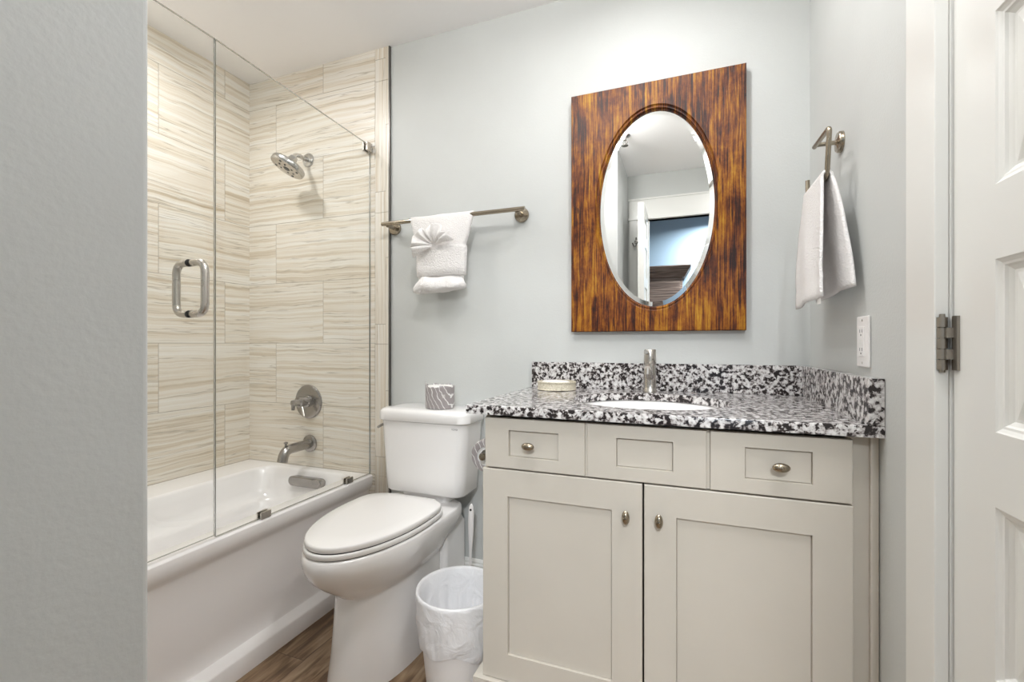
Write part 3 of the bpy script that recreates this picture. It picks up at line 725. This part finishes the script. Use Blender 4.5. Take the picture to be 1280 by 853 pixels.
for d, r in ((0.0, 0.030), (-0.002, 0.043), (0.0, 0.050), (0.012, 0.0535), (0.05, 0.054), (0.09, 0.0535), (0.096, 0.050), (0.097, 0.03)):
    rings.append([(rx + (r*(1 + 0.04*noise.noise((math.cos(2*PI*i/nn)*2.5, math.sin(2*PI*i/nn)*2.5, d*30))))*math.cos(2*PI*i/nn) * 1.0, ry0 + d, rz + r*math.sin(2*PI*i/nn)*(1.0)) for i in range(nn)])
loft(bm, rings, False, False); o = link('wrapper', bm, M['wrapper'], t, smooth=True)

# ============================================================ BIN AND BRUSH
bcx, bcy, bh = -0.688, 1.322, 0.290
t = thing('waste_bin', (bcx, bcy, 0), 'small round white waste bin lined with a bag, between toilet and vanity', 'waste bin')
def ring_c(r, z, n=72): return [(bcx + r*math.cos(2*PI*i/n), bcy + r*math.sin(2*PI*i/n), z) for i in range(n)]
bm = bm_new()
loft(bm, [ring_c(0.100, 0.0), ring_c(0.104, 0.003), ring_c(0.132, bh - 0.02), ring_c(0.134, bh - 0.004), ring_c(0.131, bh), ring_c(0.128, bh - 0.004), ring_c(0.100, 0.008)])
link('bucket', bm, M['whiteplastic'], t, smooth=True)
bm = bm_new(); rings = []
def bag_ring(r, z, amp, seed, zamp=0.0, n=120):
    out = []
    for i in range(n):
        a = 2*PI*i/n; c, s = math.cos(a), math.sin(a)
        rr = r + amp * noise.noise((c*4 + seed, s*4, z*14)) + amp*0.5*noise.noise((c*11, s*11 + seed, z*26 + a*0.5))
        out.append((bcx + rr*c, bcy + rr*s, z + zamp*noise.noise((c*1.6, s*1.6, seed)) ))
    return out
for r, z, am, za in ((0.124, 0.118, 0.001, 0.03), (0.1275, 0.135, 0.006, 0.028), (0.130, 0.155, 0.007, 0.02), (0.132, 0.18, 0.007, 0.01), (0.1345, 0.21, 0.006, 0), (0.1365, 0.24, 0.005, 0), (0.1375, 0.265, 0.003, 0), (0.138, 0.282, 0.001, 0), (0.1375, 0.290, 0.0005, 0), (0.1345, 0.2945, 0.0003, 0), (0.130, 0.293, 0.0005, 0), (0.1265, 0.286, 0.001, 0), (0.123, 0.26, 0.004, 0), (0.119, 0.22, 0.008, 0), (0.112, 0.17, 0.012, 0), (0.10, 0.11, 0.014, 0), (0.082, 0.06, 0.012, 0), (0.05, 0.03, 0.008, 0), (0.01, 0.022, 0.002, 0)):
    rings.append(bag_ring(r, z, am, 3.0, za))
loft(bm, rings, False, True)
link('bin_liner', bm, M['bag'], t, smooth=True, angle=180)

hx, hy = -0.785, 1.60
t = thing('toilet_brush', (hx, hy, 0), 'white toilet brush standing in its holder behind the bin', 'toilet brush')
bm = bm_new()
prof = [(0.10, 0.0045), (0.20, 0.0048), (0.27, 0.0055), (0.32, 0.009), (0.36, 0.0115), (0.40, 0.0118), (0.43, 0.0108), (0.448, 0.008), (0.456, 0.004), (0.458, 0.001)]
rings = []
for z, r in prof:
    rings.append([(hx + 0.000 + (z - 0.1)*0.02 + r*math.cos(2*PI*i/20), hy + r*0.6*math.sin(2*PI*i/20), z) for i in range(20)])
loft(bm, rings); link('handle', bm, M['whiteplastic'], t, smooth=True)
bm = bm_new(); lathe(bm, (hx + 0.0068, hy - 0.0072, 0.436), (0, 1, 0), [(0, 0.0042), (0.0145, 0.0042)], 16); link('hang_hole', bm, M['dark'], t, smooth=True)
bm = bm_new(); lathe(bm, (hx, hy, 0), (0, 0, 1), [(0, 0.040), (0.004, 0.044), (0.02, 0.044), (0.07, 0.036), (0.11, 0.034), (0.112, 0.031), (0.05, 0.030), (0.012, 0.030)], cap=False)
link('holder', bm, M['whiteplastic'], t, smooth=True)

# ============================================================ VANITY
CF = 1.165           # face of doors and drawers
CBY = 1.186          # carcass face
t = thing('vanity_cabinet', (-0.1, 1.45, 0), 'greige shaker vanity cabinet under the granite top', 'cabinet')
bm = bm_new()
prof = [(-0.529, CBY), (-0.529, YB - 0.001), (0.3815, YB - 0.001), (0.3815, CBY), (0.325, CBY), (0.325, CBY + 0.018), (0.3665, CBY + 0.018), (0.3665, YB - 0.015), (-0.513, YB - 0.015), (-0.513, CBY)]
loft(bm, [[(x, y, 0.155) for x, y in prof], [(x, y, 0.8845) for x, y in prof]])
link('body', bm, M['cabinet'], t)
bm = bm_new()
z0, z1 = 0.0, 0.150
loft(bm, [[(-0.556, CF - 0.012, 0.0), (0.3815, CF - 0.012, 0.0), (0.3815, YB - 0.016, 0.0), (-0.556, YB - 0.016, 0.0)], [(-0.556, CF - 0.012, z1), (0.3815, CF - 0.012, z1), (0.3815, YB - 0.016, z1), (-0.556, YB - 0.016, z1)], [(-0.531, CF + 0.004, 0.188), (0.3815, CF + 0.004, 0.188), (0.3815, YB - 0.016, 0.188), (-0.531, YB - 0.016, 0.188)]])
for v in bm.verts:
    if v.co.z > 0.16 and v.co.y < 1.2: v.co.y = CBY - 0.0005; v.co.z = 0.152
link('plinth', bm, M['cabinet'], t)
link('bottom_panel', bbox(-0.5125, 0.366, CBY + 0.02, YB - 0.016, 0.19, 0.206, 0), M['cabinet'], t)
# scribe strips at the wall
bm = bm_new(); box(bm, 0.367, 0.3815, CBY - 0.012, CBY, 0.155, 0.8845); bevel(bm, 0.001, 1)
link('filler_strip', bm, M['cabinet'], t)
def shaker(name, x0, x1, z0, z1, m_, mt, parent, th=0.0205, dep=0.007):
    bm = bm_new()
    R = lambda i, iz, y: [(x0+i, y, z0+iz), (x1-i, y, z0+iz), (x1-i, y, z1-iz), (x0+i, y, z1-iz)]
    rings = [R(0, 0, CF + th), R(0, 0, CF + 0.002), R(0.0006, 0.0006, CF + 0.0006), R(0.002, 0.002, CF), R(m_, mt, CF), R(m_ + 0.0008, mt + 0.0008, CF + dep + 0.004), R(m_ + 0.0018, mt + 0.0018, CF + dep + 0.004), R(m_ + 0.0022, mt + 0.0022, CF + dep)]
    loft(bm, rings)
    return link(name, bm, M['cabinet'], parent)
def knob(x, z, vert, parent):
    bm = bm_new()
    lathe(bm, (x, CF, z), (0, -1, 0), [(0, 0.006), (0.003, 0.005), (0.011, 0.005)], 16)
    rings = []
    for d, r in ((0.010, 0.004), (0.011, 0.0125), (0.013, 0.0165), (0.0165, 0.0178), (0.020, 0.0155), (0.0235, 0.010), (0.025, 0.003)):
        rings.append([(x + r*math.cos(2*PI*i/28)*(0.55 if vert else 1.0), CF - d, z + r*math.sin(2*PI*i/28)*(1.0 if vert else 0.6)) for i in range(28)])
    loft(bm, rings)
    lathe(bm, (x, CF - 0.0235, z), (0, -1, 0), [(0, 0.005), (0.003, 0.004), (0.004, 0.001)], 14)
    o = link('knob', bm, M['bronze'], None, smooth=True)
    o.parent = parent; o.location = -t.location
    return o
d1 = shaker('drawer', -0.524, -0.243, 0.7375, 0.876, 0.070, 0.033, t); knob(-0.393, 0.8055, False, d1)
shaker('false_front', -0.237, 0.046, 0.7375, 0.876, 0.074, 0.033, t)
d2 = shaker('drawer', 0.054, 0.333, 0.7375, 0.876, 0.073, 0.033, t); knob(0.197, 0.8065, False, d2)
d3 = shaker('cabinet_door', -0.531, -0.1, 0.153, 0.7335, 0.0745, 0.073, t); knob(-0.138, 0.651, True, d3)
d4 = shaker('cabinet_door', -0.0955, 0.334, 0.153, 0.7335, 0.0745, 0.073, t); knob(-0.060, 0.652, True, d4)
bm = bm_new(); box(bm, -0.2425, -0.2375, CF + 0.004, CBY, 0.7375, 0.876); link('mullion', bm, M['cabinet'], t)
bm = bm_new(); box(bm, 0.0465, 0.0535, CF + 0.006, CBY, 0.7375, 0.876); link('mullion', bm, M['cabinet'], t)

# countertop with the oval cut-out
kx0, kx1, ky0, ky1 = -0.574, 0.3825, 1.146, YB - 0.0005
scx, scy, srx, sry = -0.105, 1.428, 0.222, 0.198
t = thing('countertop', (-0.1, 1.45, 0.91), 'black and white speckled granite vanity top with low splash', 'countertop')
ang, outer = rect_ellipse(kx0, kx1, ky0, ky1, scx, scy, 128)
def off(o, i): return [(min(max(x, kx0 + i), kx1 - i), min(max(y, ky0 + i), ky1 - i)) for x, y in o]
E1 = ell(ang, scx, scy, srx + 0.0015, sry + 0.0015); E0 = ell(ang, scx, scy, srx, sry)
bm = bm_new()
Z = lambda L_, z: [(x, y, z) for x, y in L_]
vs = loft(bm, [Z(E0, 0.8855), Z(outer, 0.8855), Z(outer, 0.9075), Z(off(outer, 0.0008), 0.909), Z(off(outer, 0.0025), 0.910), Z(E1, 0.910), Z(E0, 0.9085), Z(E0, 0.8855)], False, False)
bmesh.ops.remove_doubles(bm, verts=bm.verts, dist=1e-6)
link('slab', bm, M['granite'], t, smooth=True, angle=30)
link('backsplash', bbox(kx0, kx1, YB - 0.026, YB - 0.0005, 0.9102, 1.008, 0.0015), M['granite'], t)
link('side_splash', bbox(kx1 - 0.028, kx1, ky0, YB - 0.0262, 0.9102, 1.008, 0.0015), M['granite'], t)
# basin under it
t = thing('sink', (scx, scy, 0.75), 'white oval undermount sink set below the granite', 'sink')
bm = bm_new(); A2 = [2*PI*i/72 for i in range(72)]
rr = []
for k, z in ((1.12, 0.8845), (1.03, 0.8845), (1.015, 0.882), (1.0, 0.872), (0.97, 0.84), (0.88, 0.79), (0.70, 0.755), (0.40, 0.742), (0.11, 0.738)):
    rr.append([(scx + srx*k*math.cos(a), scy + sry*(k if k < 1.1 else 1.08)*math.sin(a), z) for a in A2])
loft(bm, rr, False, False); o = link('basin', bm, M['porcelain'], t, smooth=True, angle=80)
sm = o.modifiers.new('thickness', 'SOLIDIFY'); sm.thickness = 0.008; sm.offset = -1
bm = bm_new(); lathe(bm, (scx, scy, 0.734), (0, 0, 1), [(0, 0.024), (0.005, 0.024), (0.006, 0.018), (0.003, 0.004)], 28); link('drain', bm, M['nickel'], t, smooth=True)
# faucet
fx, fy = -0.117, 1.676
t = thing('faucet', (fx, fy, 0.91), 'brushed nickel single-hole faucet behind the oval sink', 'faucet')
bm = bm_new(); lathe(bm, (fx, fy, 0.9102), (0, 0, 1), [(0, 0.0235), (0.005, 0.0235), (0.008, 0.0215), (0.03, 0.0210), (0.092, 0.0208), (0.094, 0.0200)], 36); link('body', bm, M['nickel'], t, smooth=True)
bm = bm_new(); tube(bm, [(fx, fy - 0.006, 0.958), (fx + 0.0, fy - 0.05, 0.990), (fx + 0.0, fy - 0.105, 1.004), (fx, fy - 0.120, 0.998)], [0.0125, 0.0120, 0.0115, 0.0105], 24)
cyl(bm, (fx, fy - 0.112, 1.000), (fx, fy - 0.114, 0.980), 0.0105, n=20); link('spout', bm, M['nickel'], t, smooth=True)
bm = bm_new(); lathe(bm, (fx, fy, 1.005), (0, 0, 1), [(0, 0.0200), (0.002, 0.0208), (0.052, 0.0208), (0.055, 0.019), (0.056, 0.003)], 36); link('handle_base', bm, M['nickel'], t, smooth=True)
bm = bm_new(); tube(bm, [(fx - 0.006, fy - 0.004, 1.045), (fx - 0.007, fy - 0.035, 1.050), (fx - 0.008, fy - 0.060, 1.052)], [0.0075, 0.0075, 0.0065], 16); link('lever', bm, M['nickel'], t, smooth=True)
# soap container
dx, dy = -0.447, 1.640
t = thing('soap_dish', (dx, dy, 0.91), 'round cream woven dish with white guest soap on the granite', 'soap dish')
bm = bm_new(); lathe(bm, (dx, dy, 0.9102), (0, 0, 1), [(0, 0.066), (0.001, 0.0705), (0.003, 0.072), (0.006, 0.0705), (0.007, 0.070), (0.026, 0.070), (0.027, 0.0715), (0.031, 0.072), (0.032, 0.067), (0.006, 0.066)], 56, cap=False)
bmesh.ops.holes_fill(bm, edges=[e for e in bm.edges if len(e.link_faces) == 1]); link('bowl', bm, M['woven'], t, smooth=True)
bm = bm_new(); lathe(bm, (dx - 0.004, dy, 0.917), (0, 0, 1), [(0, 0.055), (0.02, 0.055), (0.026, 0.046), (0.0275, 0.030), (0.028, 0.002)], 40)
for v in bm.verts: v.co.z += 0.003*noise.noise(v.co*30)
link('soap', bm, M['whiteplastic'], t, smooth=True)

# ============================================================ MIRROR
fx0, fx1, fz0, fz1 = -0.412, 0.1925, 1.126, 2.033
mcx, mcz, mrx, mrz = -0.104, 1.573, 0.203, 0.361
t = thing('mirror', (mcx, YB, fz0), 'oval mirror in a wide rustic orange-brown pine frame', 'mirror')
ang, outer = rect_ellipse(fx0, fx1, fz0, fz1, mcx, mcz, 128)
YF = YB - 0.032
bm = bm_new()
def P3(L_, y): return [(x, y, z) for x, z in L_]
def offr(o, i): return [(min(max(x, fx0 + i), fx1 - i), min(max(z, fz0 + i), fz1 - i)) for x, z in o]
EE = lambda d: ell(ang, mcx, mcz, mrx + d, mrz + d)
rings = [P3(EE(-0.004), YB - 0.004), P3(outer, YB - 0.004), P3(outer, YF + 0.003), P3(offr(outer, 0.003), YF), P3(EE(0.014), YF), P3(EE(0.012), YF + 0.0015), P3(EE(0.0105), YF + 0.005), P3(EE(0.0065), YF + 0.006), P3(EE(0.005), YF + 0.004), P3(EE(0.003), YF + 0.0035), P3(EE(0.0005), YF + 0.006), P3(EE(0.0), YF + 0.013), P3(EE(-0.004), YF + 0.014), P3(EE(-0.004), YB - 0.004)]
loft(bm, rings, False, False); bmesh.ops.remove_doubles(bm, verts=bm.verts, dist=1e-6)
link('frame', bm, M['pine'], t, smooth=True, angle=35)
bm = bm_new()
A = [2*PI*i/128 for i in range(128)]
ep = lambda d, y: [(mcx + (mrx + d)*math.cos(a), y, mcz + (mrz + d)*math.sin(a)) for a in A]
loft(bm, [ep(-0.002, YF + 0.018), ep(-0.002, YF + 0.0165), ep(-0.020, YF + 0.0147)], True, True)
link('mirror_glass', bm, M['mirror'], t)

# ============================================================ TOWEL BAR AND HAND TOWEL
by_, bz = 1.690, 1.612
t = thing('towel_bar', (-0.925, YB, 1.605), 'long nickel towel bar on the back wall above the toilet', 'towel bar')
bm = bm_new(); cyl(bm, (-1.262, by_, bz), (-0.590, by_, bz), 0.0088, n=24); bevel_e = None
link('bar', bm, M['bronze'], t, smooth=True)
for x in (-1.236, -0.624):
    bm = bm_new(); lathe(bm, (x, YB, 1.605), (0, -1, 0), [(0, 0.030), (0.009, 0.030), (0.012, 0.0275), (0.013, 0.010), (0.016, 0.0085), (0.060, 0.0085)], 36); link('post', bm, M['bronze'], t, smooth=True)

t = thing('hand_towel', (-0.96, by_, bz), 'white hand towel folded with a fan bow over the long bar', 'towel')
def cloth_ring(cx, hw, y0, y1, z, e=3.2, n=64, amp=0.0, seed=0):
    out = []
    for i in range(n):
        a = 2*PI*i/n; c, s = math.cos(a), math.sin(a)
        x = cx + hw*math.copysign(abs(c)**(2/e), c); y = (y0+y1)/2 + (y1-y0)/2*math.copysign(abs(s)**(2/e), s)
        d = noise.noise_vector((x*14 + seed, y*10, z*14)) * amp
        out.append((x + d.x, y + d.y, z + d.z))
    return out
bm = bm_new()
R = [(1.350, 0.105, 1.668, 1.708), (1.40, 0.108, 1.666, 1.712), (1.45, 0.110, 1.666, 1.712), (1.490, 0.114, 1.666, 1.712), (1.515, 0.122, 1.667, 1.712), (1.55, 0.133, 1.670, 1.711), (1.585, 0.144, 1.673, 1.708), (1.608, 0.150, 1.6755, 1.7055), (1.620, 0.151, 1.679, 1.702), (1.6255, 0.150, 1.685, 1.696)]
loft(bm, [cloth_ring(-0.962, hw, a, b, z, amp=0.003) for z, hw, a, b in R])
link('draped_cloth', bm, M['terry'], t, smooth=True, angle=70)
bm = bm_new()
R = [(1.363, 0.108, 1.662, 1.716), (1.366, 0.114, 1.656, 1.720), (1.40, 0.115, 1.654, 1.721), (1.44, 0.1155, 1.654, 1.721), (1.476, 0.1155, 1.655, 1.721), (1.488, 0.1135, 1.658, 1.719), (1.490, 0.108, 1.664, 1.714)]
loft(bm, [cloth_ring(-0.961, hw, a, b, z, amp=0.003, seed=4) for z, hw, a, b in R])
link('band', bm, M['terry_band'], t, smooth=True, angle=70)
bm = bm_new()
R = [(1.296, 0.055, 1.665, 1.700), (1.299, 0.095, 1.652, 1.710), (1.309, 0.113, 1.645, 1.716), (1.324, 0.118, 1.643, 1.718), (1.340, 0.116, 1.647, 1.716), (1.353, 0.111, 1.655, 1.714), (1.366, 0.10, 1.664, 1.71)]
def sag(ring, k):
    return [(x, y, z - (0.006*math.cos((x + 0.962)*40) if z < 1.33 else 0)) for x, y, z in ring]
loft(bm, [sag(cloth_ring(-0.962, hw, a, b, z, amp=0.022, seed=9), 0) for z, hw, a, b in R])
link('rolled_end', bm, M['terry'], t, smooth=True, angle=80)
# pleated fan
bm = bm_new(); fc = Vector((-0.972, 1.653, 1.487)); npl = 7; sub = 6; nr = 9
grid = []
for j in range(nr + 1):
    s = j / nr; row = []
    for i in range(npl*sub + 1):
        q = i / (npl*sub); a = math.radians(8 + 202*q)
        ph = 2*PI*npl*q
        rmax = 0.085 + 0.020*math.sin(a*1.0 + 0.6)*0 + (0.012 if q > 0.7 else 0) + 0.010*math.cos(ph)
        r = 0.010 + (rmax - 0.010)*s
        up = 1.0 if a < 1.9 else 1.0
        y = -0.006 - 0.020*s + 0.013*s**0.8*math.cos(ph) - 0.012*math.sin(PI*s)
        curl = 0.010*s*s*math.sin(ph*0.5)
        row.append(Vector((fc.x + r*math.cos(a)*1.05, fc.y + y, fc.z + r*math.sin(a)*0.95 + curl)))
    grid.append(row)
gv = [[bm.verts.new(p) for p in row] for row in grid]
for j in range(nr):
    for i in range(len(gv[0]) - 1): bm.faces.new((gv[j][i], gv[j][i+1], gv[j+1][i+1], gv[j+1][i]))
o = link('fan_fold', bm, M['terry'], t, smooth=True, angle=180)
sm = o.modifiers.new('thickness', 'SOLIDIFY'); sm.thickness = 0.005; sm.offset = 0
ss = o.modifiers.new('smooth', 'SUBSURF'); ss.levels = 1; ss.render_levels = 1

# ============================================================ TOWEL RING AND WASHCLOTH
t = thing('towel_ring', (XR, 1.43, 1.61), 'squared open nickel towel ring on the right wall', 'towel ring')
bm = bm_new(); lathe(bm, (XR, 1.425, 1.610), (-1, 0, 0), [(0, 0.027), (0.008, 0.027), (0.011, 0.0245), (0.012, 0.009), (0.015, 0.0055), (0.056, 0.0055)], 36); link('post', bm, M['bronze'], t, smooth=True)
xr = 0.325
bm = bm_new(); tube(bm, rounded([(xr, 1.440, 1.6105), (xr, 1.302, 1.604), (xr + 0.001, 1.328, 1.493), (xr, 1.512, 1.500), (xr, 1.514, 1.545)], 0.014, 6), 0.0058, 16); link('ring', bm, M['bronze'], t, smooth=True)
t = thing('washcloth', (xr, 1.41, 1.50), 'white terry washcloth draped over the towel ring', 'towel')
bm = bm_new(); rows = []
prof = []
for k in range(25):          # room side, from the hem up
    s = k / 24; prof.append((0.300 + 0.0145*s**1.5, 1.192 + (1.492 - 1.192)*s, 0, s))
for k in range(1, 10):
    a = PI - PI*k/9; prof.append((xr + 0.0105*math.cos(a), 1.494 + 0.0120*math.sin(a), 1, 1))
for k in range(1, 24):
    s = 1 - k/23; prof.append((0.357 - 0.0215*s**1.5, 1.212 + (1.492 - 1.212)*s, 2, s))
for x, z, side, s in prof:
    w = 1 - s
    ya = 1.322 - 0.062*w**0.8 if side != 2 else 1.322 - 0.072*w**0.7
    yb = 1.500 + 0.034*min(1, w*3.0)
    row = []
    for i in range(25):
        q = i/24; y = ya + (yb - ya)*q
        rip = (0.0045*math.sin(q*9 + (0 if side == 0 else 2)) + 0.003*noise.noise((y*20, z*8, side)))*w**0.6
        if side == 0 and z < 1.25 and z > 1.236: rip += 0.0016
        sag = 0.010*math.sin(q*PI) * w * (1 if side == 0 else 0.5)
        row.append((x + rip, y, z - 0.012*(q)*w + sag*0.3))
    rows.append(row)
gv = [[bm.verts.new(p) for p in r] for r in rows]
for j in range(len(gv) - 1):
    for i in range(24): bm.faces.new((gv[j][i], gv[j][i+1], gv[j+1][i+1], gv[j+1][i]))
o = link('cloth', bm, M['terry'], t, smooth=True, angle=180)
sm = o.modifiers.new('thickness', 'SOLIDIFY'); sm.thickness = 0.0065; sm.offset = 0
link('label_tag', bbox(0.306, 0.307, 1.30, 1.33, 1.178, 1.196, 0), M['paper'], t)

# ============================================================ OUTLET
t = thing('wall_outlet', (XR, 1.258, 1.084), 'white rectangular wall outlet above the side splash', 'outlet')
oy0, oy1, oz0, oz1 = 1.222, 1.294, 1.027, 1.143
link('plate', bbox(XR - 0.006, XR - 0.0003, oy0, oy1, oz0, oz1, 0.0022, 2), M['whiteplastic'], t)
cy_, cz_ = (oy0+oy1)/2, (oz0+oz1)/2
link('receptacle', bbox(XR - 0.0085, XR - 0.0055, cy_ - 0.0168, cy_ + 0.0168, cz_ - 0.034, cz_ + 0.034, 0.0008, 1), M['whiteplastic'], t)
bm = bm_new()
xs_ = XR - 0.0088
for s in (-1, 1):
    zc_ = cz_ + s*0.021
    for a_, b_ in ((-0.0075, -0.0055), (0.0055, 0.0075)):
        bm = bm_new(); box(bm, xs_, xs_ + 0.001, cy_ + a_, cy_ + b_, zc_ - 0.0005, zc_ + 0.007); link('slot', bm, M['darkplastic'], t)
    bm = bm_new(); cyl(bm, (xs_, cy_, zc_ - 0.006), (xs_ + 0.001, cy_, zc_ - 0.006), 0.0024, n=12); link('ground_hole', bm, M['darkplastic'], t)
for a_, b_ in ((0.001, 0.0045), (-0.0055, -0.002)):
    bm = bm_new(); box(bm, xs_ - 0.0006, xs_ + 0.001, cy_ - 0.007, cy_ + 0.007, cz_ + a_, cz_ + b_); link('button', bm, M['trim'], t)
for s in (-1, 1):
    bm = bm_new(); lathe(bm, (XR - 0.0058, cy_, cz_ + s*0.0485), (-1, 0, 0), [(0, 0.003), (0.0008, 0.0028)], 14); link('screw', bm, M['nickel'], t)

# coat hook on the entry casing, seen in the mirror
t = thing('robe_hook', (-0.378, YR + 0.018, 1.88), 'small curved metal hook beside the open door, in the mirror', 'hook')
bm = bm_new(); lathe(bm, (-0.372, YR + 0.018, 1.90), (0, 1, 0), [(0, 0.016), (0.004, 0.015), (0.006, 0.006)], 20)
tube(bm, rounded([(-0.372, YR + 0.02, 1.935), (-0.372, YR + 0.03, 1.865), (-0.385, YR + 0.06, 1.855), (-0.396, YR + 0.07, 1.885)], 0.015, 5), 0.005, 12)
link('hook', bm, M['darksteel'], t, smooth=True)
